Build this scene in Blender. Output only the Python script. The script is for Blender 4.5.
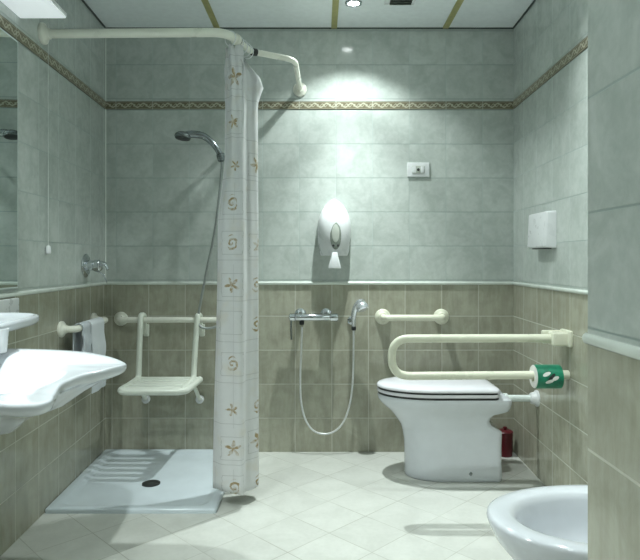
import bpy, bmesh, math, random
from mathutils import Vector, Matrix
random.seed(4)
PI = math.pi
for o in list(bpy.data.objects):
    bpy.data.objects.remove(o)
SC = bpy.context.scene
C = SC.collection

# ------------------------------------------------------------------ camera, light, exposure
EYE = 1.13          # eye height in metres, the camera stands at x = y = 0 and looks along +Y
F = 595.0           # focal length in pixels of a 640 wide picture
cam = bpy.data.cameras.new('camera')
cam.sensor_fit = 'HORIZONTAL'; cam.sensor_width = 36.0; cam.lens = F / 640.0 * 36.0
cam.shift_y = -20.0 / 640.0
cam.clip_start = 0.02
camo = bpy.data.objects.new('camera', cam); C.objects.link(camo)
camo.location = (0, 0, EYE); camo.rotation_euler = (PI / 2, 0, 0)
SC.camera = camo
w = bpy.data.worlds.new('world'); SC.world = w; w.use_nodes = True
w.node_tree.nodes['Background'].inputs[0].default_value = (0.75, 0.95, 0.9, 1)
w.node_tree.nodes['Background'].inputs[1].default_value = 0.05
SC.view_settings.view_transform = 'Standard'
SC.view_settings.look = 'None'
SC.view_settings.gamma = 1.0
SC.view_settings.use_curve_mapping = False
SC.view_settings.exposure = 0.5
LIGHT = (0.915, 1.0, 0.98)
# recessed ceiling spots: x, y, (beam watts, cone degrees, blend), (spill watts, cone degrees, blend), label
SPOTS = [
    (0.178, 3.155, (108, 68, 1.0), (29, 118, 0.55), 'recessed chrome ceiling spotlight above the soap dispenser on the back wall'),
    (0.0, 0.38, (8, 110, 1.0), (2, 160, 0.5), 'recessed chrome ceiling spotlight over the entry, nearer the near wall'),
    (-0.42, 0.40, (7, 110, 1.0), (2, 160, 0.5), 'recessed chrome ceiling spotlight over the entry, in front of the washbasin'),
    (0.62, 1.92, (46, 70, 1.0), (72, 104, 0.9), 'recessed chrome ceiling spotlight above the white bidet', -36),
]
CANOPY_W = (85, 18)     # near lamp, far lamp

# ------------------------------------------------------------------ room lines
D = 3.5; H = 2.495; Y0 = -1.0
def XL(y): return -1.1325 - 0.037 * y        # left wall, slightly splayed
def XR(y): return 1.061 + 0.022 * y          # right wall
PX, PY = 0.468, 1.04                          # near wall: its face and its end
XLB, XRB = XL(D), XR(D)

# ------------------------------------------------------------------ node helpers
class NT:
    def __init__(s, name):
        s.m = bpy.data.materials.new(name); s.m.use_nodes = True
        s.t = s.m.node_tree; s.n = s.t.nodes
        s.b = s.n['Principled BSDF']; s.out = s.n['Material Output']
    def node(s, typ, **kw):
        n = s.n.new(typ)
        for k, v in kw.items(): setattr(n, k, v)
        return n
    def put(s, sock, v):
        if isinstance(v, bpy.types.NodeSocket): s.t.links.new(v, sock)
        elif isinstance(v, (tuple, list)) and len(v) == 3 and sock.type == 'RGBA': sock.default_value = (*v, 1)
        else: sock.default_value = v
    def math(s, op, a, b=0.0, c=0.0):
        n = s.node('ShaderNodeMath', operation=op)
        s.put(n.inputs[0], a); s.put(n.inputs[1], b); s.put(n.inputs[2], c)
        return n.outputs[0]
    def mix(s, f, a, b, blend='MIX'):
        n = s.node('ShaderNodeMix', data_type='RGBA', blend_type=blend)
        s.put(n.inputs['Factor'], f)
        A = [i for i in n.inputs if i.name == 'A' and i.type == 'RGBA'][0]
        B = [i for i in n.inputs if i.name == 'B' and i.type == 'RGBA'][0]
        s.put(A, a); s.put(B, b)
        return [o for o in n.outputs if o.type == 'RGBA'][0]
    def obj(s):
        return s.node('ShaderNodeTexCoord').outputs['Object']
    def sep(s, v):
        n = s.node('ShaderNodeSeparateXYZ'); s.put(n.inputs[0], v); return n.outputs
    def comb(s, x, y, z=0.0):
        n = s.node('ShaderNodeCombineXYZ')
        s.put(n.inputs[0], x); s.put(n.inputs[1], y); s.put(n.inputs[2], z); return n.outputs[0]
    def noise(s, v, scale, detail=4.0, rough=0.55, dist=0.0):
        n = s.node('ShaderNodeTexNoise'); s.put(n.inputs['Vector'], v)
        n.inputs['Scale'].default_value = scale; n.inputs['Detail'].default_value = detail
        n.inputs['Roughness'].default_value = rough; n.inputs['Distortion'].default_value = dist
        return n.outputs['Fac']
    def smooth(s, v, lo, hi, a=0.0, b=1.0):
        n = s.node('ShaderNodeMapRange', interpolation_type='SMOOTHSTEP')
        s.put(n.inputs[0], v); s.put(n.inputs[1], lo); s.put(n.inputs[2], hi); s.put(n.inputs[3], a); s.put(n.inputs[4], b)
        return n.outputs[0]
    def white(s, v):
        n = s.node('ShaderNodeTexWhiteNoise', noise_dimensions='3D'); s.put(n.inputs['Vector'], v)
        return n.outputs['Value']
    def bump(s, h, strength, dist):
        n = s.node('ShaderNodeBump'); n.inputs['Strength'].default_value = strength
        n.inputs['Distance'].default_value = dist; s.put(n.inputs['Height'], h)
        s.t.links.new(n.outputs[0], s.b.inputs['Normal'])
    def line(s, coord, phase, pitch, half):
        """1 on the joint, 0 elsewhere"""
        x = s.math('DIVIDE', s.math('SUBTRACT', coord, phase), pitch)
        f = s.math('ABSOLUTE', s.math('SUBTRACT', s.math('FRACT', s.math('ADD', x, 0.5)), 0.5))
        d = s.math('MULTIPLY', f, pitch)
        return s.smooth(d, half, half * 2.2, 1.0, 0.0), s.math('FLOOR', x)

def plain(name, col, rough=0.4, metal=0.0, var=0.03, scale=18.0, spec=0.5, coat=0.0):
    t = NT(name)
    nz = t.noise(t.obj(), scale, 3.0)
    k = t.smooth(nz, 0.3, 0.7)
    d = tuple(max(0, c * (1 - var)) for c in col); l = tuple(min(1, c * (1 + var)) for c in col)
    t.put(t.b.inputs['Base Color'], t.mix(k, d, l))
    t.put(t.b.inputs['Roughness'], t.math('ADD', rough, t.math('MULTIPLY', t.math('SUBTRACT', nz, 0.5), 0.06)))
    t.b.inputs['Metallic'].default_value = metal
    t.b.inputs['Specular IOR Level'].default_value = spec
    t.b.inputs['Coat Weight'].default_value = coat
    t.b.inputs['Coat Roughness'].default_value = 0.08
    return t.m

# ------------------------------------------------------------------ colours (what the things themselves have)
UP_A, UP_B = (0.43, 0.475, 0.445), (0.545, 0.59, 0.56)
LO_A, LO_B = (0.305, 0.305, 0.237), (0.43, 0.43, 0.347)

def wall_tiles(name, axis, ph_up, ph_lo, pitch=0.2155):
    t = NT(name)
    P = t.obj(); X, Y, Z = t.sep(P)
    u = X if axis == 'X' else Y
    up = t.math('GREATER_THAN', Z, 0.995)
    hi = t.math('GREATER_THAN', Z, 2.04)
    zph = t.math('ADD', t.math('MULTIPLY', up, 0.012), t.math('MULTIPLY', hi, 0.066))
    zz = t.math('SUBTRACT', Z, zph)
    lz, iz = t.line(zz, 0.0, 0.2, 0.0014)
    uph = t.math('ADD', t.math('MULTIPLY', up, ph_up - ph_lo), ph_lo)
    lu, iu = t.line(t.math('SUBTRACT', u, uph), 0.0, pitch, 0.0014)
    cell = t.white(t.comb(iu, iz, t.math('ADD', up, 3.0)))
    cell2 = t.math('SUBTRACT', cell, 0.5)
    # each tile shows its own piece of the cloudy pattern
    shift = t.comb(t.math('MULTIPLY', cell, 7.3), t.math('MULTIPLY', cell, 3.1), t.math('MULTIPLY', cell, 5.7))
    va = t.node('ShaderNodeVectorMath', operation='ADD'); t.put(va.inputs[0], P); t.put(va.inputs[1], shift)
    Q = va.outputs[0]
    cloud = t.noise(Q, 9.0, 5.0, 0.62, 0.6)
    fine = t.noise(Q, 42.0, 4.0, 0.6)
    vs = t.node('ShaderNodeVectorMath', operation='MULTIPLY'); t.put(vs.inputs[0], Q); vs.inputs[1].default_value = (1, 1, 0.22)
    streak = t.noise(vs.outputs[0], 26.0, 5.0, 0.65, 0.4)
    ku = t.smooth(t.math('ADD', t.math('MULTIPLY', cloud, 0.7), t.math('MULTIPLY', fine, 0.3)), 0.33, 0.66)
    kl = t.smooth(t.math('ADD', t.math('MULTIPLY', cloud, 0.5), t.math('MULTIPLY', streak, 0.5)), 0.33, 0.66)
    cu = t.mix(ku, UP_A, UP_B)
    cl = t.mix(kl, LO_A, LO_B)
    col = t.mix(up, cl, cu)
    br = t.math('ADD', 1.0, t.math('MULTIPLY', cell2, 0.06))
    vb = t.node('ShaderNodeVectorMath', operation='SCALE'); t.put(vb.inputs[0], col); t.put(vb.inputs['Scale'], br)
    col = vb.outputs[0]
    g_lo = (0.56, 0.56, 0.49)
    g_z = t.mix(up, g_lo, (0.25, 0.31, 0.295))
    g_u = t.mix(up, g_lo, (0.41, 0.48, 0.455))
    col = t.mix(t.math('MULTIPLY', lu, 0.75), col, g_u)
    col = t.mix(t.math('MULTIPLY', lz, 0.75), col, g_z)
    t.put(t.b.inputs['Base Color'], col)
    g = t.math('MAXIMUM', lu, lz)
    t.put(t.b.inputs['Roughness'], t.math('ADD', t.math('ADD', 0.10, t.math('MULTIPLY', fine, 0.08)), t.math('MULTIPLY', g, 0.4)))
    h = t.math('ADD', t.math('MULTIPLY', g, -1.0), t.math('MULTIPLY', cloud, 0.25))
    t.bump(h, 0.35, 0.0015)
    return t.m

def frieze_mat(name, axis, phase, z0, h):
    t = NT(name)
    X, Y, Z = t.sep(t.obj())
    u = t.math('SUBTRACT', X if axis == 'X' else Y, phase)
    v = t.math('DIVIDE', t.math('SUBTRACT', Z, z0), h)
    p = 0.2155 / 3
    ph = t.math('MULTIPLY', u, 2 * PI / p)
    c = t.math('SUBTRACT', v, 0.5)
    s1 = t.math('ABSOLUTE', t.math('SUBTRACT', c, t.math('MULTIPLY', t.math('SINE', ph), 0.24)))
    s2 = t.math('ABSOLUTE', t.math('ADD', c, t.math('MULTIPLY', t.math('SINE', t.math('MULTIPLY', ph, 2.0)), 0.17)))
    vine = t.math('MAXIMUM', t.smooth(s1, 0.05, 0.12, 1, 0), t.smooth(s2, 0.03, 0.10, 0.8, 0))
    leaf = t.math('MULTIPLY', t.smooth(t.math('COSINE', t.math('MULTIPLY', ph, 2.0)), 0.3, 0.8), t.smooth(t.math('ABSOLUTE', c), 0.10, 0.22, 1, 0))
    k = t.math('MAXIMUM', vine, leaf)
    rim_ = t.smooth(t.math('ABSOLUTE', t.math('SUBTRACT', t.math('ABSOLUTE', c), 0.40)), 0.015, 0.035, 1, 0)
    inside = t.smooth(t.math('ABSOLUTE', c), 0.33, 0.38, 1, 0)
    nz = t.noise(t.obj(), 60, 3.0)
    bg = t.mix(nz, (0.115, 0.10, 0.06), (0.20, 0.18, 0.115))
    fg = t.mix(nz, (0.36, 0.35, 0.26), (0.52, 0.51, 0.40))
    col = t.mix(t.math('MULTIPLY', k, inside), bg, fg)
    col = t.mix(t.math('MULTIPLY', rim_, 0.8), col, (0.40, 0.38, 0.28))
    edge = t.smooth(t.math('ABSOLUTE', c), 0.44, 0.46)
    col = t.mix(edge, col, (0.10, 0.09, 0.055))
    j, _ = t.line(u, 0.0, 0.2155, 0.0015)
    col = t.mix(t.math('MULTIPLY', j, 0.7), col, (0.45, 0.47, 0.40))
    t.put(t.b.inputs['Base Color'], col)
    t.b.inputs['Roughness'].default_value = 0.28
    t.bump(k, 0.5, 0.001)
    return t.m

def floor_mat():
    t = NT('floor_tiles')
    P = t.obj(); X, Y, Z = t.sep(P)
    a = t.math('ADD', X, Y); b = t.math('SUBTRACT', X, Y)
    l1, i1 = t.line(a, 2.5, 0.326, 0.0013)
    l2, i2 = t.line(b, -2.75, 0.326, 0.0013)
    g = t.math('MAXIMUM', l1, l2)
    cell = t.white(t.comb(i1, i2, 1.0))
    sh = t.comb(t.math('MULTIPLY', cell, 9.0), t.math('MULTIPLY', cell, 4.0), 0.0)
    va = t.node('ShaderNodeVectorMath', operation='ADD'); t.put(va.inputs[0], P); t.put(va.inputs[1], sh)
    n1 = t.noise(va.outputs[0], 7.0, 5.0, 0.6, 0.7); n2 = t.noise(va.outputs[0], 55.0, 3.0)
    k = t.smooth(t.math('ADD', t.math('MULTIPLY', n1, 0.7), t.math('MULTIPLY', n2, 0.3)), 0.32, 0.68)
    col = t.mix(k, (0.52, 0.535, 0.495), (0.60, 0.615, 0.575))
    vb = t.node('ShaderNodeVectorMath', operation='SCALE'); t.put(vb.inputs[0], col)
    t.put(vb.inputs['Scale'], t.math('ADD', 0.97, t.math('MULTIPLY', cell, 0.06)))
    dirt = t.smooth(t.noise(P, 3.0, 3.0), 0.35, 0.6)
    col = t.mix(t.math('MULTIPLY', g, t.math('ADD', 0.42, t.math('MULTIPLY', dirt, 0.45))), vb.outputs[0], (0.30, 0.30, 0.25))
    t.put(t.b.inputs['Base Color'], col)
    t.put(t.b.inputs['Roughness'], t.math('ADD', 0.30, t.math('MULTIPLY', n2, 0.15)))
    t.bump(t.math('MULTIPLY', g, -1.0), 0.3, 0.001)
    return t.m

def curtain_mat():
    t = NT('printed_curtain_cloth')
    uv = t.node('ShaderNodeUVMap'); uv.uv_map = 'UVMap'
    U, V, _ = t.sep(uv.outputs[0])
    CW, CH = 0.17, 0.185
    cu = t.math('DIVIDE', U, CW); cv = t.math('DIVIDE', V, CH)
    iu = t.math('FLOOR', cu); iv = t.math('FLOOR', cv)
    r1 = t.white(t.comb(iu, iv, 1.0)); r2 = t.white(t.comb(iu, iv, 2.0)); r3 = t.white(t.comb(iu, iv, 5.0))
    x = t.math('MULTIPLY', t.math('SUBTRACT', t.math('FRACT', cu), t.math('ADD', 0.44, t.math('MULTIPLY', r2, 0.16))), CW)
    y = t.math('MULTIPLY', t.math('SUBTRACT', t.math('FRACT', cv), t.math('ADD', 0.42, t.math('MULTIPLY', r3, 0.16))), CH)
    wob = t.noise(uv.outputs[0], 38, 3.0)
    x = t.math('ADD', x, t.math('MULTIPLY', t.math('SUBTRACT', wob, 0.5), 0.030))
    r = t.math('SQRT', t.math('ADD', t.math('MULTIPLY', x, x), t.math('MULTIPLY', y, y)))
    th = t.math('ADD', t.math('ARCTAN2', y, x), t.math('MULTIPLY', r1, 6.0))
    star_r = t.math('MULTIPLY', t.math('ADD', 0.026, t.math('MULTIPLY', r3, 0.024)), t.math('ADD', 0.58, t.math('MULTIPLY', 0.38, t.math('COSINE', t.math('MULTIPLY', th, 5.0)))))
    star = t.smooth(t.math('SUBTRACT', r, star_r), -0.003, 0.003, 1, 0)
    # a spiral shell for the other cells
    sp = t.math('FRACT', t.math('ADD', t.math('DIVIDE', r, 0.021), t.math('DIVIDE', th, 2 * PI)))
    ell = t.math('SQRT', t.math('ADD', t.math('MULTIPLY', t.math('MULTIPLY', x, x), 2.6), t.math('MULTIPLY', y, y)))
    shell = t.math('MULTIPLY', t.smooth(ell, 0.036, 0.041, 1, 0), t.smooth(sp, 0.45, 0.6))
    motif = t.mix(t.math('GREATER_THAN', r1, 0.5), star, shell)
    motif = t.math('MULTIPLY', motif, t.math('GREATER_THAN', r2, 0.3))
    box_d = t.math('MAXIMUM', t.math('ABSOLUTE', x), t.math('ABSOLUTE', y))
    box = t.smooth(t.math('ABSOLUTE', t.math('SUBTRACT', box_d, 0.052)), 0.0007, 0.0022, 1, 0)
    l1, _ = t.line(U, 0.012, CW * 0.5, 0.0009)
    l2, _ = t.line(V, 0.02, CH, 0.0009)
    gate = t.math('GREATER_THAN', t.white(t.comb(iu, iv, 9.0)), 0.4)
    ln = t.math('MAXIMUM', t.math('MULTIPLY', box, t.math('GREATER_THAN', r3, 0.35)), t.math('MAXIMUM', t.math('MULTIPLY', t.math('MULTIPLY', l1, gate), 0.6), l2))
    nz = t.noise(t.obj(), 40, 3.0)
    base = t.mix(nz, (0.77, 0.78, 0.785), (0.85, 0.86, 0.865))
    tint = t.smooth(t.noise(uv.outputs[0], 9.0, 2.0), 0.5, 0.75)
    base = t.mix(t.math('MULTIPLY', tint, 0.35), base, (0.72, 0.66, 0.52))
    col = t.mix(t.math('MULTIPLY', ln, 0.42), base, (0.36, 0.37, 0.36))
    gold = t.mix(t.noise(uv.outputs[0], 120, 2.0), (0.25, 0.165, 0.06), (0.52, 0.39, 0.18))
    fade = t.smooth(t.noise(uv.outputs[0], 45, 3.0), 0.35, 0.62, 0.25, 0.95)
    col = t.mix(t.math('MULTIPLY', motif, fade), col, gold)
    t.put(t.b.inputs['Base Color'], col)
    t.b.inputs['Roughness'].default_value = 0.5
    tr = t.node('ShaderNodeBsdfTranslucent'); t.put(tr.inputs[0], col)
    mx = t.node('ShaderNodeMixShader'); mx.inputs[0].default_value = 0.25
    t.t.links.new(t.b.outputs[0], mx.inputs[1]); t.t.links.new(tr.outputs[0], mx.inputs[2])
    t.t.links.new(mx.outputs[0], t.out.inputs[0])
    return t.m

def emit_mat(name, col, strength):
    t = NT(name)
    nz = t.noise(t.obj(), 30, 2.0)
    t.put(t.b.inputs['Base Color'], t.mix(nz, (0.8, 0.8, 0.8), (0.86, 0.86, 0.86)))
    t.put(t.b.inputs['Emission Color'], col); t.b.inputs['Emission Strength'].default_value = strength
    return t.m

M = dict(
    ceramic=plain('white_glazed_ceramic', (0.62, 0.65, 0.69), 0.10, var=0.015, coat=0.4),
    tray=plain('white_acrylic', (0.58, 0.65, 0.69), 0.22, var=0.04, scale=5),
    seatplastic=plain('white_seat_plastic', (0.72, 0.72, 0.76), 0.16, var=0.015),
    rail=plain('cream_coated_rail', (0.70, 0.71, 0.58), 0.28, var=0.03, scale=9),
    railpale=plain('pale_coated_rail', (0.76, 0.77, 0.68), 0.28, var=0.03, scale=9),
    seatpale=plain('pale_green_white_plastic', (0.72, 0.76, 0.68), 0.3, var=0.03, scale=9),
    plastic=plain('white_plastic', (0.72, 0.74, 0.75), 0.28, var=0.02),
    greywin=plain('smoked_window_plastic', (0.22, 0.25, 0.22), 0.12, var=0.15, scale=40),
    palewin=plain('pale_inset_plastic', (0.50, 0.53, 0.48), 0.25, var=0.08),
    dark=plain('dark_rubber_and_gap_shade', (0.018, 0.02, 0.02), 0.45, var=0.2),  # dark parts, and the painted shade in the toilet seat gaps
    chrome=plain('chrome', (0.62, 0.65, 0.68), 0.10, 1.0, 0.02),
    satin=plain('satin_chrome', (0.74, 0.77, 0.80), 0.24, 0.75, 0.02),
    darkchrome=plain('worn_dark_chrome', (0.30, 0.33, 0.34), 0.2, 1.0, 0.05),
    hose=plain('ribbed_metal_hose', (0.68, 0.70, 0.70), 0.35, 0.3, 0.05, 90),
    darkhose=plain('dull_metal_hose', (0.33, 0.36, 0.35), 0.35, 0.5, 0.05, 90),
    cord=plain('grey_white_cord', (0.62, 0.66, 0.64), 0.6),
    pipe=plain('white_pipe', (0.68, 0.74, 0.72), 0.25, var=0.03),
    towel=None, paper=None,
    red=plain('dark_red_plastic', (0.10, 0.008, 0.014), 0.3, var=0.1),
    ceiling=plain('painted_ceiling_panel', (0.82, 0.87, 0.885), 0.6, var=0.025, scale=30),
    batten=plain('olive_ceiling_strip', (0.42, 0.40, 0.17), 0.5, var=0.08, scale=25),
    shadowgap=plain('dark_edge_profile', (0.06, 0.075, 0.07), 0.5, var=0.1),
    dado=plain('pale_glazed_moulding', (0.66, 0.71, 0.66), 0.16, var=0.05, scale=14),
    mirror=plain('mirror_silver', (0.83, 0.90, 0.88), 0.015, 1.0, 0.005),
    mirroredge=plain('bevelled_glass_edge', (0.72, 0.80, 0.79), 0.15, var=0.02),
    canopy=plain('white_lamp_housing', (0.78, 0.79, 0.79), 0.35, var=0.02),
    bulb=emit_mat('lit_halogen_lens', (0.95, 1.0, 0.98), 30.0),
    diffuser=emit_mat('softly_lit_diffuser', (0.86, 0.97, 1.0), 0.30),
)
def fabric(name, col):
    t = NT(name)
    n = t.noise(t.obj(), 160, 4.0); k = t.noise(t.obj(), 14, 3.0)
    t.put(t.b.inputs['Base Color'], t.mix(t.math('MULTIPLY', t.math('ADD', n, k), 0.5), tuple(c * 0.86 for c in col), col))
    t.b.inputs['Roughness'].default_value = 0.9; t.b.inputs['Sheen Weight'].default_value = 0.3
    t.bump(n, 0.5, 0.001)
    return t.m
M['towel'] = fabric('pale_towelling', (0.70, 0.74, 0.78))
M['towelgrey'] = fabric('grey_towelling', (0.50, 0.54, 0.58))
M['paper'] = fabric('tissue_paper', (0.80, 0.80, 0.77))
def wrapper_mat():
    t = NT('green_paper_wrapper')
    n = t.noise(t.obj(), 22, 2.0)
    t.put(t.b.inputs['Base Color'], t.mix(t.smooth(n, 0.3, 0.7), (0.006, 0.15, 0.085), (0.015, 0.25, 0.14)))
    t.b.inputs['Roughness'].default_value = 0.35
    return t.m
M['green'] = wrapper_mat()

# ------------------------------------------------------------------ mesh helpers
def obj(name, bm, mat, parent=None, angle=38, smooth=True):
    bmesh.ops.recalc_face_normals(bm, faces=bm.faces[:])
    if parent is not None:
        base = Vector((0, 0, 0)); p = parent
        while p is not None: base += Vector(p.location); p = p.parent
        bm.transform(Matrix.Translation(-base))
    me = bpy.data.meshes.new(name); bm.to_mesh(me); bm.free()
    if smooth:
        for p in me.polygons: p.use_smooth = True
        me.set_sharp_from_angle(angle=math.radians(angle))
    me.materials.append(mat)
    o = bpy.data.objects.new(name, me); C.objects.link(o)
    if parent is not None: o.parent = parent
    return o
def thing(name, label, cat, loc, group=None):
    o = bpy.data.objects.new(name, None); C.objects.link(o)
    o.empty_display_size = 0.05; o.location = loc
    o['label'] = label; o['category'] = cat
    if group: o['group'] = group
    return o
def tag(o, label, cat, group=None):
    o['label'] = label; o['category'] = cat
    if group: o['group'] = group
    return o
def struct(name, bm, mat, **k):
    o = obj(name, bm, mat, **k); o['kind'] = 'structure'; return o

def hexa(bm, p):
    v = [bm.verts.new(q) for q in p]
    for f in ((0, 1, 2, 3), (4, 5, 6, 7), (0, 1, 5, 4), (1, 2, 6, 5), (2, 3, 7, 6), (3, 0, 4, 7)):
        bm.faces.new([v[i] for i in f])
    return v
def slab(bm, quad, z0, z1):
    return hexa(bm, [(x, y, z0) for x, y in quad] + [(x, y, z1) for x, y in quad])
def bevel_all(bm, r, seg=3):
    bmesh.ops.bevel(bm, geom=bm.edges[:], offset=r, segments=seg, profile=0.5, affect='EDGES', clamp_overlap=True)
def box(x0, x1, y0, y1, z0, z1, r=0.0, seg=3):
    bm = bmesh.new(); slab(bm, [(x0, y0), (x1, y0), (x1, y1), (x0, y1)], z0, z1)
    if r: 
        bmesh.ops.recalc_face_normals(bm, faces=bm.faces[:]); bevel_all(bm, r, seg)
    return bm
def loft(bm, rings, cap0=True, cap1=True, closed=True):
    vs = [[bm.verts.new(p) for p in r] for r in rings]
    for a, b in zip(vs, vs[1:]):
        n = len(a)
        for i in range(n if closed else n - 1):
            j = (i + 1) % n
            bm.faces.new((a[i], a[j], b[j], b[i]))
    if cap0: bm.faces.new(vs[0][::-1])
    if cap1: bm.faces.new(vs[-1])
    return vs
def cat(pts, n=8, closed=False):
    P = [Vector(p) for p in pts]; out = []; m = len(P)
    for i in range(m if closed else m - 1):
        p0 = P[(i - 1) % m] if closed or i > 0 else P[0] * 2 - P[1]
        p1 = P[i]; p2 = P[(i + 1) % m]
        p3 = P[(i + 2) % m] if closed or i + 2 < m else P[-1] * 2 - P[-2]
        for k in range(n):
            t = k / n
            out.append(0.5 * ((2 * p1) + (p2 - p0) * t + (2 * p0 - 5 * p1 + 4 * p2 - p3) * t * t + (3 * p1 - p0 - 3 * p2 + p3) * t ** 3))
    if not closed: out.append(P[-1])
    return out
def fillet(pts, rad, n=8):
    P = [Vector(p) for p in pts]; out = [P[0]]
    for i in range(1, len(P) - 1):
        a, b, c = P[i - 1], P[i], P[i + 1]
        r = rad[i - 1] if isinstance(rad, (list, tuple)) else rad
        r = min(r, (a - b).length * 0.49, (c - b).length * 0.49)
        s = b + (a - b).normalized() * r; e = b + (c - b).normalized() * r
        for k in range(n + 1):
            t = k / n
            out.append(s * (1 - t) ** 2 + b * 2 * t * (1 - t) + e * t * t)
    out.append(P[-1]); return out
def tube(bm, pts, r, n=16, caps=True):
    P = [Vector(p) for p in pts]; m = len(P)
    R = r if isinstance(r, (list, tuple)) else [r] * m
    T = []
    for i in range(m):
        d = P[min(i + 1, m - 1)] - P[max(i - 1, 0)]
        T.append(d.normalized())
    up = Vector((0, 0, 1)) if abs(T[0].z) < 0.9 else Vector((1, 0, 0))
    N = (up - T[0] * up.dot(T[0])).normalized()
    rings = []
    for i in range(m):
        if i:
            N = (N - T[i] * N.dot(T[i])).normalized()
        B = T[i].cross(N)
        rings.append([P[i] + (N * math.cos(2 * PI * k / n) + B * math.sin(2 * PI * k / n)) * R[i] for k in range(n)])
    loft(bm, rings, caps, caps)
    return bm
def lathe(bm, prof, org, axis, n=28, cap0=True, cap1=True):
    """prof: (radius, distance along axis)"""
    A = Vector(axis).normalized(); up = Vector((0, 0, 1)) if abs(A.z) < 0.9 else Vector((1, 0, 0))
    N = (up - A * up.dot(A)).normalized(); B = A.cross(N); O = Vector(org)
    rings = [[O + A * h + (N * math.cos(2 * PI * k / n) + B * math.sin(2 * PI * k / n)) * max(r, 1e-4) for k in range(n)] for r, h in prof]
    loft(bm, rings, cap0, cap1); return bm
def TB(pts, r, n=16): return tube(bmesh.new(), pts, r, n)
def LT(prof, org, axis, n=28): return lathe(bmesh.new(), prof, org, axis, n)
def flange(org, axis, r=0.04, d=0.016):
    return LT([(r * 0.97, 0), (r, d * 0.25), (r, d * 0.6), (r * 0.93, d * 0.9), (r * 0.72, d * 1.1), (r * 0.55, d * 1.5), (r * 0.5, d * 2.0)], org, axis)

# ------------------------------------------------------------------ the room
T = 0.12
struct('floor', (lambda bm: (slab(bm, [(-1.6, Y0 - T), (1.4, Y0 - T), (1.4, D + T), (-1.6, D + T)], -0.08, 0.0), bm)[1])(bmesh.new()), floor_mat(), smooth=False)
def wallmesh(q):
    bm = bmesh.new(); slab(bm, q, 0, H); return bm
struct('wall_back', wallmesh([(XLB - T, D), (XRB + T, D), (XRB + T, D + T), (XLB - T, D + T)]), wall_tiles('back_wall_tiles', 'X', 0.094, 0.070), smooth=False)
side_l = wall_tiles('left_wall_tiles', 'Y', 2.600, 2.600)
side_r = wall_tiles('right_wall_tiles', 'Y', 2.665, 2.665)
struct('wall_left', wallmesh([(XL(D), D), (XL(Y0), Y0), (XL(Y0) - T, Y0), (XL(D) - T, D)]), side_l, smooth=False)
struct('wall_right', wallmesh([(XR(PY), PY), (XR(D), D), (XR(D) + T, D), (XR(PY) + T, PY)]), side_r, smooth=False)
struct('wall_near', wallmesh([(PX - 0.0, PY), (PX, Y0), (XR(PY) + T, Y0), (XR(PY) + T, PY)]), wall_tiles('near_wall_tiles', 'Y', 0.85, 0.85), smooth=False)
struct('wall_front', wallmesh([(XL(Y0) - T, Y0 - T), (PX + 0.8, Y0 - T), (PX + 0.8, Y0), (XL(Y0) - T, Y0)]), wall_tiles('front_wall_tiles', 'X', 0.094, 0.07), smooth=False)
bm = bmesh.new(); slab(bm, [(-1.6, Y0 - T), (1.4, Y0 - T), (1.4, D + T), (-1.6, D + T)], H, H + 0.1)
struct('ceiling', bm, M['ceiling'], smooth=False)

ntrim = [0]; FZ_ = H - 0.007
def trim(bm, mat, **k):
    ntrim[0] += 1
    return struct('trim_%d' % ntrim[0], bm, mat, **k)
# bullnose moulding between the two tile zones, on each wall
def moulding(a, b, nrm):
    a = Vector((*a, 0)); b = Vector((*b, 0)); n = Vector((*nrm, 0)).normalized()
    prof = [(0, 0.984), (0.004, 0.984), (0.008, 0.987), (0.010, 0.992), (0.010, 0.996), (0.008, 1.000), (0.004, 1.003), (0, 1.003)]
    bm = bmesh.new()
    loft(bm, [[a + n * d + Vector((0, 0, z)) for d, z in prof], [b + n * d + Vector((0, 0, z)) for d, z in prof]])
    return bm
trim(moulding((XLB, D), (XRB, D), (0, -1)), M['dado'])
trim(moulding((XL(D - 0.010), D - 0.010), (XL(Y0), Y0), (1, 0.037)), M['dado'])
trim(moulding((XR(PY), PY), (XR(D - 0.010), D - 0.010), (-1, 0.022)), M['dado'])
trim(moulding((PX, Y0), (PX, PY), (-1, 0)), M['dado'])
# pale joint bead in the left back corner
bm = bmesh.new(); hexa(bm, [(XLB, D - .005, 1.003), (XLB + .005, D, 1.003), (XLB, D, 1.003), (XLB - .001, D - .002, 1.003), (XLB, D - .005, FZ_), (XLB + .005, D, FZ_), (XLB, D, FZ_), (XLB - .001, D - .002, FZ_)]); trim(bm, M['dado'], smooth=False)
# patterned border tiles
FZ0, FZ1 = 2.016, 2.062
def border(a, b, nrm, axis, ph, nm):
    n = Vector((*nrm, 0)).normalized() * 0.004
    q = [a, b, (b[0] + n.x, b[1] + n.y), (a[0] + n.x, a[1] + n.y)]
    bm = bmesh.new(); slab(bm, q, FZ0, FZ1)
    return trim(bm, frieze_mat(nm, axis, ph, FZ0, FZ1 - FZ0), smooth=False)
border((XLB, D), (XRB, D), (0, -1), 'X', 0.094, 'back_border')
border((XL(D - 0.004), D - 0.004), (XL(Y0), Y0), (1, 0.037), 'Y', 2.6, 'left_border')
border((XR(PY), PY), (XR(D - 0.004), D - 0.004), (-1, 0.022), 'Y', 2.665, 'right_border')
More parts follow.
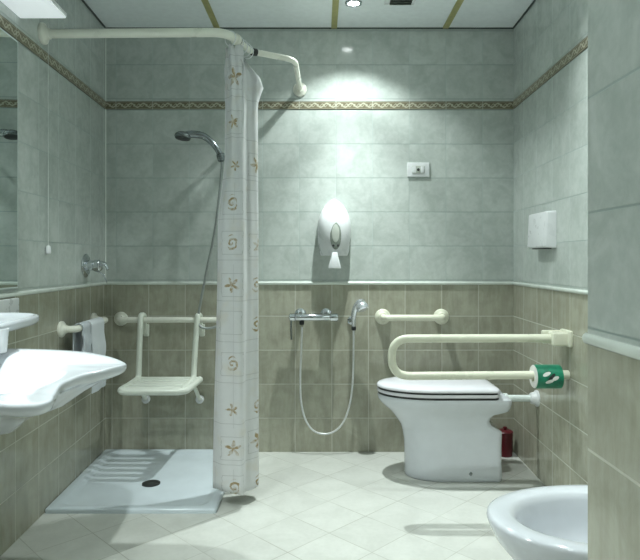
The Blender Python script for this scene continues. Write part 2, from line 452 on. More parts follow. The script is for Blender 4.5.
# dark profile round the ceiling edge, olive strips between ceiling panels
def edge(q):
    bm = bmesh.new(); slab(bm, q, H - 0.007, H); trim(bm, M['shadowgap'], smooth=False)
e = 0.007
edge([(XLB, D), (XRB, D), (XRB, D - e), (XLB, D - e)])
edge([(XL(D - e), D - e), (XL(Y0), Y0), (XL(Y0) + e, Y0), (XL(D - e) + e, D - e)])
edge([(XR(PY), PY), (XR(D - e), D - e), (XR(D - e) - e, D - e), (XR(PY) - e, PY)])
for xs in (-0.605, 0.083, 0.737):
    y_end = Y0 if xs < PX else PY
    trim(box(xs - 0.017, xs + 0.017, y_end, D - e, H - 0.007, H + 0.002, 0.002, 2), M['batten'])

# ------------------------------------------------------------------ lamps
def spot(x, y, beam, spill, label, tilt=0.0):
    t = thing('ceiling_spotlight', label, 'spotlight', (x, y, H), 'recessed ceiling spotlights')
    bm = LT([(0.030, -0.002), (0.034, -0.002), (0.044, -0.0015), (0.046, 0.003), (0.043, 0.008), (0.036, 0.0105), (0.031, 0.008), (0.029, 0.003), (0.029, 0.0)], (x, y, H), (0, 0, -1), 36)
    obj('ring', bm, M['chrome'], t)
    obj('lamp_lens', LT([(0.001, -0.003), (0.026, -0.003), (0.028, 0.001), (0.022, 0.004), (0.001, 0.006)], (x, y, H), (0, 0, -1), 28), M['bulb'], t)
    for nm, (watts, cone, blend) in (('halogen_beam', beam), ('halogen_spill', spill)):
        L = bpy.data.lights.new(nm, 'SPOT'); L.energy = watts; L.color = LIGHT
        L.spot_size = math.radians(cone); L.spot_blend = blend; L.shadow_soft_size = 0.016
        o = bpy.data.objects.new(nm, L); C.objects.link(o); o.parent = t
        o.location = (0, 0, -0.028); o.rotation_euler = (0, math.radians(tilt if nm == 'halogen_spill' else 0), 0)
    return t
for a in SPOTS: spot(*a)

# white lamp canopy over the mirror
CY0, CY1 = 0.90, 2.425
def wl(y, d): return XL(y) + d
t = thing('mirror_lamp', 'thin white lamp canopy over the wall mirror', 'lamp', (XL(1.8), 1.8, 2.116))
bm = bmesh.new(); slab(bm, [(wl(CY0, 0), CY0), (wl(CY0, 0.19), CY0), (wl(CY1, 0.19), CY1), (wl(CY1, 0), CY1)], 2.121, 2.135)
obj('housing', bm, M['canopy'], t)
bm = bmesh.new(); slab(bm, [(wl(CY0, 0.003), CY0 + .003), (wl(CY0, 0.187), CY0 + .003), (wl(CY1, 0.187), CY1 - .003), (wl(CY1, 0.003), CY1 - .003)], 2.114, 2.121)
obj('diffuser', bm, M['diffuser'], t)
for yy, cw in zip((1.02, 1.95), CANOPY_W):
    L = bpy.data.lights.new('canopy_light', 'SPOT'); L.energy = cw; L.color = LIGHT
    L.spot_size = math.radians(124); L.spot_blend = 0.8; L.shadow_soft_size = 0.02
    o = bpy.data.objects.new('canopy_light', L); C.objects.link(o); o.parent = t
    o.location = (XL(yy) + 0.13 - XL(1.8), yy - 1.8, -0.03)

# ceiling vent
t = thing('ceiling_vent', 'small grey ceiling vent with a white frame', 'vent', (0.42, 3.07, H))
for q in ((0.345, 0.495, 2.985, 3.0), (0.345, 0.495, 3.15, 3.165), (0.345, 0.372, 3.0, 3.15), (0.468, 0.495, 3.0, 3.15)): pass
bm = bmesh.new(); slab(bm, [(0.34, 2.98), (0.50, 2.98), (0.50, 3.165), (0.34, 3.165)], H - 0.008, H)
obj('frame', bm, M['plastic'], t)
bm = bmesh.new(); slab(bm, [(0.368, 3.0), (0.482, 3.0), (0.482, 3.15), (0.368, 3.15)], H - 0.010, H - 0.008)
obj('backing', bm, M['dark'], t)
for k in range(6):
    y = 3.006 + k * 0.026
    bm = bmesh.new(); hexa(bm, [(0.368, y, H - .020), (0.482, y, H - .020), (0.482, y + .004, H - .020), (0.368, y + .004, H - .020), (0.368, y + .012, H - .0085), (0.482, y + .012, H - .0085), (0.482, y + .016, H - .0085), (0.368, y + .016, H - .0085)])
    obj('slat', bm, M['greywin'], t, smooth=False)

# ------------------------------------------------------------------ left wall things
def lw(y, d, z): return Vector((XL(y) + d, y, z))
NL = Vector((1, 0.037, 0)).normalized()
t = thing('wall_mirror', 'large rectangular mirror with polished edge on the left wall', 'mirror', lw(1.8, 0, 1.5))
MY0, MY1 = 1.25, 2.385
bm = bmesh.new(); slab(bm, [(wl(MY0, .001), MY0), (wl(MY0, .010), MY0), (wl(MY1, .010), MY1), (wl(MY1, .001), MY1)], 1.018, 2.006)
obj('glass_edge', bm, M['mirroredge'], t, smooth=False)
bm = bmesh.new(); slab(bm, [(wl(MY0, .010), MY0 + .006), (wl(MY0, .0115), MY0 + .006), (wl(MY1, .0115), MY1 - .006), (wl(MY1, .010), MY1 - .006)], 1.024, 2.000)
obj('reflecting_face', bm, M['mirror'], t, smooth=False)

# emergency pull cord
t = thing('pull_cord', 'thin white pull cord with a small white handle by the left wall', 'pull cord', lw(2.67, 0.012, H))
obj('cord', TB([lw(2.67, 0.012, H - 0.012), lw(2.67, 0.012, 1.19)], 0.0012, 8), M['cord'], t)
obj('ceiling_rose', LT([(0.011, 0), (0.011, 0.012), (0.008, 0.02), (0.003, 0.026)], lw(2.67, 0.012, H), (0, 0, -1)), M['plastic'], t)
obj('handle', LT([(0.005, 0), (0.009, 0.004), (0.011, 0.02), (0.011, 0.034), (0.007, 0.038)], lw(2.67, 0.012, 1.195), (0, 0, -1)), M['plastic'], t)

# concealed shower tap
ty, tz = 3.17, 1.10
t = thing('shower_tap', 'chrome wall tap with round plate and lever on the left wall', 'tap', lw(ty, 0, tz))
obj('wall_plate', LT([(0.062, 0), (0.064, 0.004), (0.055, 0.010), (0.03, 0.014)], lw(ty, 0, tz), NL), M['chrome'], t)
obj('body', LT([(0.028, 0.01), (0.028, 0.045), (0.032, 0.05), (0.032, 0.075), (0.024, 0.085), (0.004, 0.09)], lw(ty, 0, tz), NL), M['chrome'], t)
p0 = lw(ty, 0.06, tz + 0.008)
obj('lever', TB(cat([p0, p0 + Vector((0.03, -0.01, 0.006)), p0 + Vector((0.055, -0.02, -0.004)), p0 + Vector((0.068, -0.025, -0.03))], 6), [0.013] * 6 + [0.011] * 6 + [0.008] * 7, 12), M['chrome'], t)
p1 = lw(ty, 0.05, tz - 0.03)
obj('spout', TB(cat([p1, p1 + Vector((0.04, 0, -0.015)), p1 + Vector((0.065, 0, -0.06))], 6), 0.004, 10), M['chrome'], t)

# grab rail with towels
gz = 0.80
t = thing('grab_rail', 'short cream grab rail on the left wall with towels over it', 'grab rail', lw(3.05, 0, gz), 'cream grab rails')
a, b = 2.835, 3.285
pts = fillet([lw(a, 0.008, gz), lw(a, 0.075, gz), lw(b, 0.075, gz), lw(b, 0.008, gz)], 0.03)
obj('bar', TB(pts, 0.0165), M['railpale'], t)
for y in (a, b): obj('flange', flange(lw(y, 0, gz), NL, 0.039), M['railpale'], t)

def towel(name, label, y0, y1, drop_f, drop_b, mat, dr, skew=0.0):
    """cloth folded over the bar; profile runs round the bar from the front hem to the back hem"""
    r = 0.0165 + dr
    prof = []
    nf = 14
    for k in range(nf): prof.append((r + 0.004 * math.sin(k * 0.9), -drop_f * (1 - k / nf)))
    for k in range(9):
        an = PI * k / 8; prof.append((r * math.cos(an), r * math.sin(an)))
    for k in range(1, nf): prof.append((-r - 0.002, -drop_b * k / nf))
    bm = bmesh.new(); rows = []
    n = 18
    for i in range(n + 1):
        s = i / n
        row = []
        for j, (d, h) in enumerate(prof):
            y = y0 + (y1 - y0) * s + skew * (-h if h < 0 else 0) * (1 if d > 0 else -1)
            wv = 0.004 * math.sin(s * 9.0 + h * 6) * min(1, max(0, -h * 8))
            row.append(lw(y, 0.075 + d + (wv if d > 0 else 0), gz + h))
        rows.append(row)
    loft(bm, rows, False, False, closed=False)
    o = obj(name, bm, mat)
    m = o.modifiers.new('thickness', 'SOLIDIFY'); m.thickness = 0.007; m.offset = 1
    m = o.modifiers.new('smooth', 'SUBSURF'); m.levels = 1; m.render_levels = 1
    tag(o, label, 'towel', 'towels over the left rail')
towel('hand_towel', 'white towel hanging over the rail, the broad one towards the shower corner', 2.98, 3.175, 0.345, 0.26, M['towel'], 0.0035, 0.03)
towel('hand_towel', 'narrow grey-white towel on the rail, next to the broad white towel', 2.865, 2.965, 0.17, 0.27, M['towelgrey'], 0.0035)

# shelf under the mirror
t = thing('wall_shelf', 'white rounded shelf on the left wall under the mirror', 'shelf', lw(1.9, 0, 0.92))
ol = [(wl(1.35, .012), 1.35), (wl(1.35, 0.210), 1.36), (wl(1.42, 0.255), 1.42), (wl(1.7, 0.270), 1.70), (wl(1.95, 0.265), 1.95), (wl(2.05, 0.235), 2.06), (wl(2.10, 0.160), 2.115), (wl(2.12, .06), 2.125), (wl(2.12, .012), 2.125)]
ol = cat([(x, y, 0) for x, y in ol], 6)
cxm = Vector((wl(1.75, .11), 1.75, 0))
bm = bmesh.new(); rings = []
for sc, z in ((0.90, .912), (0.965, .916), (0.995, .924), (1.0, .933), (0.99, .940), (0.965, .944), (0.93, .9435), (0.90, .938)):
    rings.append([Vector((cxm.x + (p.x - cxm.x) * sc, cxm.y + (p.y - cxm.y) * sc, z)) for p in ol])
loft(bm, rings)
obj('tray', bm, M['ceramic'], t)
bm = bmesh.new(); slab(bm, [(wl(1.25, .001), 1.25), (wl(1.25, .016), 1.25), (wl(2.385, .016), 2.385), (wl(2.385, .001), 2.385)], 0.905, 0.979)
bmesh.ops.recalc_face_normals(bm, faces=bm.faces[:]); bevel_all(bm, 0.004)
obj('back_plate', bm, M['plastic'], t)

# washbasin with a concave front
def basin_top(x, y):
    d = max(0.0, -0.575 - x)
    e = max(0.0, min(1.0, (abs(y - 1.505) - 0.12) / 0.17)); e = e * e * (3 - 2 * e)
    g = max(min(1.0, d / 0.35), e)
    return 0.824 + 0.038 * (1 - math.exp(-d / 0.12)) * g
rim = [(-.592, 1.785), (-.573, 1.745), (-.600, 1.66), (-.630, 1.58), (-.634, 1.47), (-.604, 1.36), (-.585, 1.295), (-.600, 1.237), (-.66, 1.204), (-.90, 1.188), (-1.10, 1.193), (-1.160, 1.215), (-1.176, 1.26), (-1.182, 1.50), (-1.190, 1.74), (-1.178, 1.80), (-1.10, 1.815), (-.90, 1.82), (-.70, 1.815)]
rim = cat([(x, y, 0) for x, y in rim], 7, closed=True)
cen = Vector((-0.88, 1.505, 0))
def ring(s, dz, c=cen, keep_wall=0.0, ceny=None):
    out = []
    for p in rim:
        q = Vector((c.x + (p.x - c.x) * s, c.y + (p.y - c.y) * s, 0))
        if keep_wall and p.x < c.x: q.x = q.x * (1 - keep_wall) + p.x * keep_wall
        out.append(Vector((q.x, q.y, basin_top(p.x, p.y) + dz)))
    return out
def bowl(a, b, zc, c=Vector((-0.86, 1.505, 0))):
    out = []
    for p in rim:
        an = math.atan2(p.y - c.y, p.x - c.x)
        x, y = c.x + a * math.cos(an), c.y + b * math.sin(an)
        out.append((x, y))
    return [Vector((x, y, zc(x, y))) for x, y in out]
t = thing('washbasin', 'white wall-hung washbasin with a curved-in front edge', 'washbasin', (XL(1.5), 1.5, 0.78))
bm = bmesh.new(); R = []
for s, dz, kw in ((0.20, -0.116, .6), (0.42, -0.111, .8), (0.56, -0.096, .9), (0.70, -0.064, 1), (0.81, -0.045, 1), (0.90, -0.035, 1), (0.96, -0.029, 1), (0.985, -0.024, 1), (0.997, -0.016, 1), (1.0, -0.009, 1), (0.996, -0.003, 1), (0.982, 0.0, 1), (0.945, -0.001, 1)):
    R.append(ring(s, dz, keep_wall=kw))
bt = lambda dz: (lambda x, y: basin_top(x, y) + dz)
for a, b, dz in ((.195, .275, -.003), (.188, .266, -.006), (.175, .25, -.014), (.155, .225, -.030), (.128, .19, -.053), (.098, .145, -.075), (.065, .095, -.090), (.03, .04, -.097)):
    R.append(bowl(a, b, bt(dz)))
loft(bm, R)
obj('basin', bm, M['ceramic'], t, angle=60)
obj('drain', LT([(0.03, 0), (0.03, 0.004), (0.02, 0.006), (0.004, 0.005)], (-.86, 1.505, 0.754), (0, 0, 1)), M['chrome'], t)
obj('waste_trap', TB(fillet([(-.86, 1.505, 0.735), (-.86, 1.505, 0.56), (-1.0, 1.505, 0.56), (-1.0, 1.505, 0.60), (XL(1.505), 1.505, 0.60)], 0.03), 0.018), M['pipe'], t)
obj('tap_hole_cap', LT([(0.012, 0), (0.012, 0.003), (0.004, 0.005)], (-.945, 1.772, basin_top(-.945, 1.772) - .001), (0, 0, 1)), M['darkchrome'], t)

# cup on the basin
cz = basin_top(-0.945, 1.735) - 0.001
o = obj('tumbler', LT([(0.026, 0), (0.029, 0.002), (0.034, 0.068), (0.0345, 0.07), (0.032, 0.0705), (0.031, 0.066), (0.027, 0.006), (0.002, 0.005)], (-0.945, 1.735, cz), (0, 0, 1)), M['plastic'])
o.location.z = 0
tag(o, 'white tumbler standing on the washbasin below the shelf', 'cup')

# ------------------------------------------------------------------ shower
TYF, TXR = 2.65, -0.462
def rr(x0f, x1, y0, y1, ins, z, r=0.04, n=6):
    """rounded four-sided ring; left edge follows the splayed wall"""
    c = []
    corners = [((x1 - ins), (y0 + ins), -PI / 2), ((x1 - ins), (y1 - ins), 0), ((XL(y1) + x0f + ins), (y1 - ins), PI / 2), ((XL(y0) + x0f + ins), (y0 + ins), PI)]
    sx = [-1, -1, 1, 1]; sy = [1, -1, -1, 1]
    rad = max(0.004, r - ins * 0.2)
    for (x, y, a0), ax, ay in zip(corners, sx, sy):
        cx, cy = x + ax * rad, y + ay * rad
        for k in range(n + 1):
            a = a0 + PI / 2 * k / n
            c.append(Vector((cx + rad * math.cos(a), cy + rad * math.sin(a), z)))
    return c
t = thing('shower_tray', 'white square shower tray in the left back corner', 'shower tray', (-0.85, 3.07, 0))
bm = bmesh.new(); R = []
for ins, z in ((0.001, 0.0), (0.001, 0.014), (0.004, 0.019), (0.010, 0.021), (0.040, 0.021), (0.048, 0.018), (0.062, 0.009), (0.075, 0.006), (0.20, 0.0045), (0.33, 0.003)):
    R.append(rr(0.0, TXR, TYF, D - 0.001, ins, z, 0.012 if ins < .03 else 0.06))
loft(bm, R)
obj('basin', bm, M['tray'], t, angle=50)
obj('drain', LT([(0.045, 0), (0.045, 0.006), (0.036, 0.009), (0.002, 0.010)], (-0.85, 2.995, 0.002), (0, 0, 1), 32), M['dark'], t)

# hand shower on its wall holder
hx, hy, hz = -0.572, 3.40, 1.735
t = thing('hand_shower', 'chrome hand shower and hose left of the curtain, high on the back wall', 'shower', (hx, D, hz))
obj('wall_holder', LT([(0.024, 0), (0.024, 0.012), (0.014, 0.016), (0.013, 0.075), (0.018, 0.08), (0.018, 0.115), (0.01, 0.118)], (hx, D, hz), (0, -1, 0)), M['darkchrome'], t)
hd = cat([(hx + .012, hy - .01, hz - .045), (hx, hy - .01, hz), (hx - .035, hy - .02, hz + .055), (hx - .085, hy - .03, hz + .095), (hx - .14, hy - .04, hz + .105), (hx - .185, hy - .045, hz + .10)], 6)
obj('handle', TB(hd, [0.013 + 0.008 * min(1, i / 22) for i in range(len(hd))], 14), M['darkchrome'], t)
hc = Vector((hx - .20, hy - .045, hz + .100))
ax = Vector((-0.10, -0.15, -1)).normalized()
obj('shower_head', LT([(0.012, -0.018), (0.032, -0.012), (0.045, 0.0), (0.047, 0.012), (0.043, 0.020)], hc, ax), M['darkchrome'], t)
obj('spray_plate', LT([(0.041, 0.016), (0.041, 0.022), (0.004, 0.024)], hc, ax), M['dark'], t)
hs = cat([(hx + .012, hy - .01, hz - .045), (hx + .008, hy, hz - .12), (-.60, 3.41, 1.31), (-.655, 3.42, 1.05), (-.69, 3.405, 0.85), (-.698, 3.395, 0.785), (-.675, 3.39, 0.748), (-.62, 3.40, 0.742), (-.54, 3.42, 0.77), (-.50, 3.45, 0.80), (-.48, 3.495, 0.80)], 8)
obj('hose', TB(hs, 0.0075, 10), M['darkhose'], t)
obj('wall_union', LT([(0.026, 0), (0.026, 0.008), (0.014, 0.012), (0.013, 0.03)], (-.48, D, 0.80), (0, -1, 0)), M['chrome'], t)

obj('clamp', LT([(0.012, -.022), (0.020, -.018), (0.021, .016), (0.014, .022)], (hx + .006, hy - .01, hz - .022), (-.25, 0, 1)), M['darkchrome'], t)

# long rail behind the shower seat
rz, ry = 0.785, 3.425
t = thing('grab_rail', 'long cream grab rail on the back wall carrying the shower seat', 'grab rail', (-0.8, D, rz), 'cream grab rails')
ra, rb = -1.168, -0.435
obj('bar', TB(fillet([(ra, D - .008, rz), (ra, ry, rz), (rb, ry, rz), (rb, D - .008, rz)], 0.03), 0.0165), M['railpale'], t)
for x in (ra, rb): obj('flange', flange((x, D, rz), (0, -1, 0), 0.041), M['railpale'], t)

# hanging shower seat
SX0, SX1, SZ = -1.040, -0.682, 0.452
t = thing('shower_chair', 'pale slatted shower seat hung on the rail at the back wall', 'shower seat', (-.86, 3.25, SZ))
for x in (-1.028, -0.715):
    xt = x + (0.004 if x < -.9 else 0.016)
    pts = fillet([(xt + .004, D - .045, 0.70), (xt + .003, D - .047, rz + .026), (xt, ry - .030, rz + .030), (x - .002, ry - .042, SZ + .06), (x, ry - .055, SZ + .008), (x, 3.08, SZ + .004)], [0.02, 0.022, 0.02, 0.045], 6)
    obj('hanger', TB(pts, 0.0158, 14), M['seatpale'], t)
    obj('hook_pad', box(xt - .004, xt + .026, D - .040, D - .012, 0.685, 0.755, 0.006), M['seatpale'], t)
    # brace down to the buffer that leans on the wall
    xb = x + (0.01 if x < -.9 else 0.012)
    f = obj('brace', TB(fillet([(x, 3.30, SZ - .006), (xb, 3.36, SZ - .05), (xb, D - .035, 0.320)], 0.03), 0.011, 12), M['seatpale'], t)
    obj('wall_buffer', LT([(0.012, 0), (0.022, 0.003), (0.024, 0.012), (0.024, 0.026), (0.017, 0.032)], (xb, D - .001, 0.315), (0, -1, 0)), M['plastic'], f)
# frame hoop of the seat
y_b, y_f = 3.375, 3.06
hoop = fillet([(SX0 + .02, y_b, SZ), (SX0, y_f, SZ), (SX1 - .012, y_f, SZ), (SX1, y_b, SZ)], 0.06, 8)
obj('seat_frame', TB(hoop, 0.0185, 14), M['seatpale'], t)
for k in range(5):
    y = 3.098 + k * 0.062
    obj('seat_slat', box(SX0 + .008, SX1 - .010, y, y + 0.037, SZ - .002, SZ + .016, 0.006), M['seatpale'], t)

# curtain rail
RZ = 2.13
t = thing('curtain_rail', 'white L-shaped shower curtain rail below the ceiling', 'curtain rail', (-0.8, 2.62, RZ))
main = fillet([(XL(2.63) + .004, 2.63, RZ), (-0.42, 2.615, RZ), (-0.372, 2.715, RZ)], 0.075, 10)
obj('rail', TB(main, 0.0195, 18), M['railpale'], t)
obj('wall_flange', flange(lw(2.63, 0, RZ), NL, 0.047, 0.018), M['railpale'], t)
obj('collar', LT([(0.021, -0.012), (0.025, -0.008), (0.025, 0.006), (0.021, 0.010)], (-0.380, 2.700, RZ), (0.048, 0.10, 0)), M['railpale'], t)
obj('end_ring', LT([(0.0195, -.002), (0.0155, 0.001), (0.0155, -.003), (0.0197, -0.004)], (-0.37, 2.72, RZ), (0.048, 0.10, 0)), M['dark'], t)
arm = fillet([(-0.372, 2.715, RZ), (-0.335, 2.85, RZ), (-0.125, 2.975, RZ), (-0.118, D - .004, RZ)], [0.03, 0.06], 8)
obj('arm', TB(arm, 0.0145, 16), M['railpale'], t)
obj('joint', LT([(0.016, -0.018), (0.0175, -0.014), (0.0175, 0.012), (0.016, 0.016)], (-0.318, 2.861, RZ), (0.21, 0.125, 0)), M['dark'], t)
obj('wall_flange', flange((-0.118, D, RZ), (0, -1, 0), 0.041, 0.018), M['railpale'], t)

# curtain, drawn together at the corner of the rail
bot = [(-.492, 2.735), (-.45, 2.700), (-.395, 2.683), (-.352, 2.690), (-.343, 2.745), (-.318, 2.772), (-.292, 2.80), (-.305, 2.855), (-.38, 2.862), (-.455, 2.835), (-.43, 2.90), (-.33, 2.925)]
mid = [(-.470, 2.735), (-.44, 2.700), (-.395, 2.683), (-.348, 2.690), (-.338, 2.745), (-.316, 2.772), (-.293, 2.80), (-.305, 2.850), (-.37, 2.857), (-.435, 2.835), (-.42, 2.890), (-.33, 2.910)]
top = [(-.436, 2.735), (-.418, 2.705), (-.388, 2.690), (-.352, 2.695), (-.340, 2.745), (-.318, 2.772), (-.296, 2.80), (-.306, 2.845), (-.36, 2.850), (-.405, 2.830), (-.39, 2.875), (-.335, 2.895)]
ZB, ZT = 0.072, 2.108
NP = 6
bot_c, mid_c, top_c = (cat([(x, y, 0) for x, y in P], NP) for P in (bot, mid, top))
n = len(bot_c)
arc = [0.0]
for i in range(1, n): arc.append(arc[-1] + (mid_c[i] - mid_c[i - 1]).length)
bm = bmesh.new(); uvl = bm.loops.layers.uv.new('UVMap'); grid = []
NV = 60
for j in range(NV + 1):
    v = j / NV; row = []
    for i in range(n):
        s = i / (n - 1)
        droop = 0.06 * max(0.0, min(1.0, (s - 0.33) / 0.22)) * (1.0 if s < .75 else max(0, 1 - (s - .75) / .25))
        ztop = ZT - droop - 0.012 * abs(math.sin(s * 26))
        zbot = ZB + 0.012 * math.sin(s * 9 + 1)
        z = zbot + (ztop - zbot) * v
        if v < 0.58:
            k = v / 0.58; k = k * k * (3 - 2 * k); p = bot_c[i].lerp(mid_c[i], k)
        else:
            k = min(1, (v - 0.58) / 0.19); k = k * k * (3 - 2 * k); p = mid_c[i].lerp(top_c[i], k)
        bul = math.exp(-((v - 0.962) / 0.028) ** 2) * math.exp(-((s - 0.55) / 0.10) ** 2)
        wv = 0.007 * math.sin(arc[i] * 75 + 1.5 * math.sin(v * 5)) * (0.4 + 0.9 * v) + 0.008 * v ** 3 * math.sin(arc[i] * 140 + v * 7)
        cr = 0.004 * math.sin(v * 75 + arc[i] * 45) * math.sin(v * 31 + arc[i] * 80) * max(0, min(1, (v - .8) * 10)) - 0.045 * max(0, (v - 0.955) / 0.045) * (s > .3)
        row.append((bm.verts.new((p.x + 0.030 * bul + cr, p.y + wv - 0.02 * bul, z)), arc[i], z))
    grid.append(row)
for j in range(NV):
    for i in range(n - 1):
        q = [grid[j][i], grid[j][i + 1], grid[j + 1][i + 1], grid[j + 1][i]]
        f = bm.faces.new([a[0] for a in q])
        for lp, a in zip(f.loops, q): lp[uvl].uv = (a[1] - 0.003, a[2])
t = thing('shower_curtain', 'white shower curtain with gold shell and starfish squares, drawn together', 'shower curtain', (-.38, 2.78, 0.03))
o = obj('cloth', bm, curtain_mat(), t, angle=180)
m = o.modifiers.new('thickness', 'SOLIDIFY'); m.thickness = 0.0012
for k, (x, y, ang) in enumerate([(-.400, 2.655, .6), (-.374, 2.715, .5), (-.362, 2.757, .3), (-.350, 2.795, .3), (-.343, 2.825, .2)]):
    bm = bmesh.new(); pts = []
    d = Vector((math.cos(ang), -math.sin(ang) * 0.6, 0)).normalized()
    for i in range(25):
        a = 2 * PI * i / 24
        pts.append(Vector((x, y, RZ - 0.012)) + d * 0.027 * math.cos(a) + Vector((0, 0, 0.033 * math.sin(a))))
    tube(bm, pts, 0.0022, 8, caps=False)
    obj('curtain_ring', bm, M['plastic'], t)

# ------------------------------------------------------------------ back wall
# soap dispenser
sx, sz = 0.083, 1.31
t = thing('soap_dispenser', 'white egg-shaped soap dispenser on the back wall', 'soap dispenser', (sx, D, sz))
bm = bmesh.new()
NZ = 22; NA = 20; rings = []
def egg_w(z):   # half width at height from the bottom, 0..1
    z = max(0, min(1, z))
    if z < 0.12: return 0.078 + 0.010 * math.sin(z / 0.12 * PI / 2)
    if z < 0.45: return 0.088 + 0.010 * math.sin((z - .12) / .33 * PI / 2)
    u = (z - 0.45) / 0.55
    return 0.098 * (max(0, 1 - u ** 2.3)) ** 0.72
zb, zt = 1.155, 1.487
for k in range(NZ + 1):
    s = k / NZ; s = 1 - (1 - s) ** 1.5
    z = zb + (zt - zb) * s; hw = max(0.003, egg_w(s)); dp = max(0.02, 0.118 * min(1, (hw / 0.098)) ** 0.6 * (0.90 + 0.10 * math.sin(s * PI)))
    r = []
    for i in range(NA + 1):
        a = PI * i / NA
        ca, sa = math.cos(a), math.sin(a)
        r.append(Vector((sx + hw * math.copysign(abs(ca) ** 0.8, ca), D - dp * abs(sa) ** 0.75, z)))
    rings.append(r)
loft(bm, rings)
obj('cover', bm, M['plastic'], t, angle=60)
dps = D - 0.117
def ellipse_plate(cx, cz, a, b, y, th, bulge=0.004):
    bm = bmesh.new(); rs = []
    for s, dy in ((1.0, th), (1.0, 0.0), (0.86, -bulge * .6), (0.5, -bulge), (0.05, -bulge * 1.05)):
        rs.append([Vector((cx + a * s * math.cos(2 * PI * i / 32), y + dy, cz + b * s * math.sin(2 * PI * i / 32))) for i in range(32)])
    loft(bm, rs); return bm
wn = obj('window', ellipse_plate(sx + .006, 1.268, 0.032, 0.079, dps + .002, 0.02), M['greywin'], t)
obj('level_gauge', ellipse_plate(sx + .006, 1.282, 0.021, 0.052, dps - .003, 0.004, 0.002), M['palewin'], wn)
for s in (-1, 1):
    obj('nozzle', LT([(0.007, 0), (0.008, 0.006), (0.006, 0.012)], (sx + .006 + s * 0.013, dps - .001, 1.212), (0, -1, 0), 14), M['dark'], wn)
bm = bmesh.new(); rs = []
for z, hw, y0, y1 in ((1.175, .018, dps + .01, dps - .012), (1.15, .020, dps + .012, dps - .020), (1.12, .028, dps + .006, dps - .024), (1.095, .034, dps - .004, dps - .024), (1.083, .035, dps - .008, dps - .022)):
    rs.append([Vector((sx + x * hw, y0 + (y1 - y0) * yy, z)) for x, yy in ((-1, 0), (-1, .7), (-.7, 1), (.7, 1), (1, .7), (1, 0))])
loft(bm, rs)
obj('push_lever', bm, M['plastic'], t)

# switch plate
t = thing('switch_plate', 'white wall switch plate with a small dark button', 'switch', (0.577, D, 1.66))
bm = box(0.512, 0.643, D - .011, D, 1.618, 1.702, 0.004); obj('plate', bm, M['plastic'], t)
obj('module', box(0.540, 0.613, D - .015, D - .010, 1.638, 1.682, 0.002), M['palewin'], t)
for x in (0.5755 - 0.024, 0.5755 + 0.024): obj('blank', box(x - .0105, x + .0105, D - .017, D - .014, 1.641, 1.679, 0.001), M['plastic'], t)
obj('button', LT([(0.008, 0), (0.008, 0.006), (0.003, 0.008)], (0.5755, D - .014, 1.659), (0, -1, 0), 16), M['dark'], t)

# bar mixer
mz, my = 0.800, D - 0.075
t = thing('bar_mixer', 'chrome bar mixer tap with a hose on the back wall', 'mixer tap', (-0.03, D, mz))
obj('body', LT([(0.012, 0), (0.019, 0.003), (0.0205, 0.012), (0.0205, 0.19), (0.018, 0.194), (0.018, 0.20)], (-.145, my, mz), (1, 0, 0)), M['chrome'], t)
obj('flow_handle', LT([(0.018, 0), (0.023, 0.002), (0.023, 0.03), (0.017, 0.036), (0.002, 0.038)], (-.143, my, mz), (-1, 0, 0)), M['chrome'], t)
obj('temperature_handle', LT([(0.019, 0), (0.019, 0.004), (0.023, 0.006), (0.024, 0.04), (0.020, 0.049), (0.002, 0.052)], (.055, my, mz), (1, 0, 0)), M['chrome'], t)
obj('lever', TB(cat([(-.165, my - .01, mz - .01), (-.166, my - .018, mz - .06), (-.163, my - .02, mz - .125)], 6), 0.0055, 10), M['darkchrome'], t)
for x in (-.115, .055 - .02):
    obj('wall_union', LT([(0.034, 0), (0.034, 0.006), (0.026, 0.012), (0.017, 0.015), (0.016, 0.062)], (x, D, mz + .012), (0, -1, 0)), M['chrome'], t)
obj('hose_nut', LT([(0.013, 0), (0.014, 0.004), (0.014, 0.022), (0.009, 0.026)], (-.105, my, mz - .018), (0, 0, -1), 12), M['dark'], t)

# hand spray with hose hanging in a loop
qx, qz = 0.198, 0.775
t = thing('hand_spray', 'chrome hand spray on a wall holder with a looped hose', 'shower', (qx, D, qz))
obj('wall_holder', LT([(0.024, 0), (0.025, 0.010), (0.016, 0.016), (0.014, 0.05), (0.019, 0.055), (0.019, 0.075), (0.008, 0.078)], (qx - .012, D, qz), (0, -1, 0)), M['chrome'], t)
yq = D - .072
hn = cat([(qx - .004, yq, qz - .035), (qx - .005, yq - .002, qz + .02), (qx + .004, yq - .012, qz + .075), (qx + .024, yq - .026, qz + .108), (qx + .050, yq - .042, qz + .112)], 6)
obj('handle', TB(hn, [0.012 + 0.011 * (i / (len(hn) - 1)) for i in range(len(hn))], 14), M['satin'], t)
bm = LT([(0.016, -0.028), (0.029, -0.020), (0.036, -0.004), (0.036, 0.014), (0.030, 0.020), (0.004, 0.021)], (qx + .042, yq - .042, qz + .088), Vector((0.35, -0.35, -0.9)))
obj('spray_head', bm, M['satin'], t)
obj('collar', LT([(0.013, 0), (0.0135, 0.003), (0.0135, 0.018), (0.010, 0.022)], (qx - .004, yq, qz - .028), (0, 0, -1), 14), M['dark'], t)
def back(px, py, y): return ((px - 320) / F * y, y, EYE - (py - 260) / F * y)
hp = [back(302, 327, my)] + [back(px, py, 3.45) for px, py in ((301.3, 350), (300.3, 378), (301, 400), (304.5, 417), (311, 428.5), (320, 433.5), (331, 433), (341, 425.5), (348, 411), (352, 390), (353.3, 365))] + [(qx - .004, yq, qz - .045)]
obj('hose', TB(cat(hp, 8), 0.0057, 10), M['hose'], t)

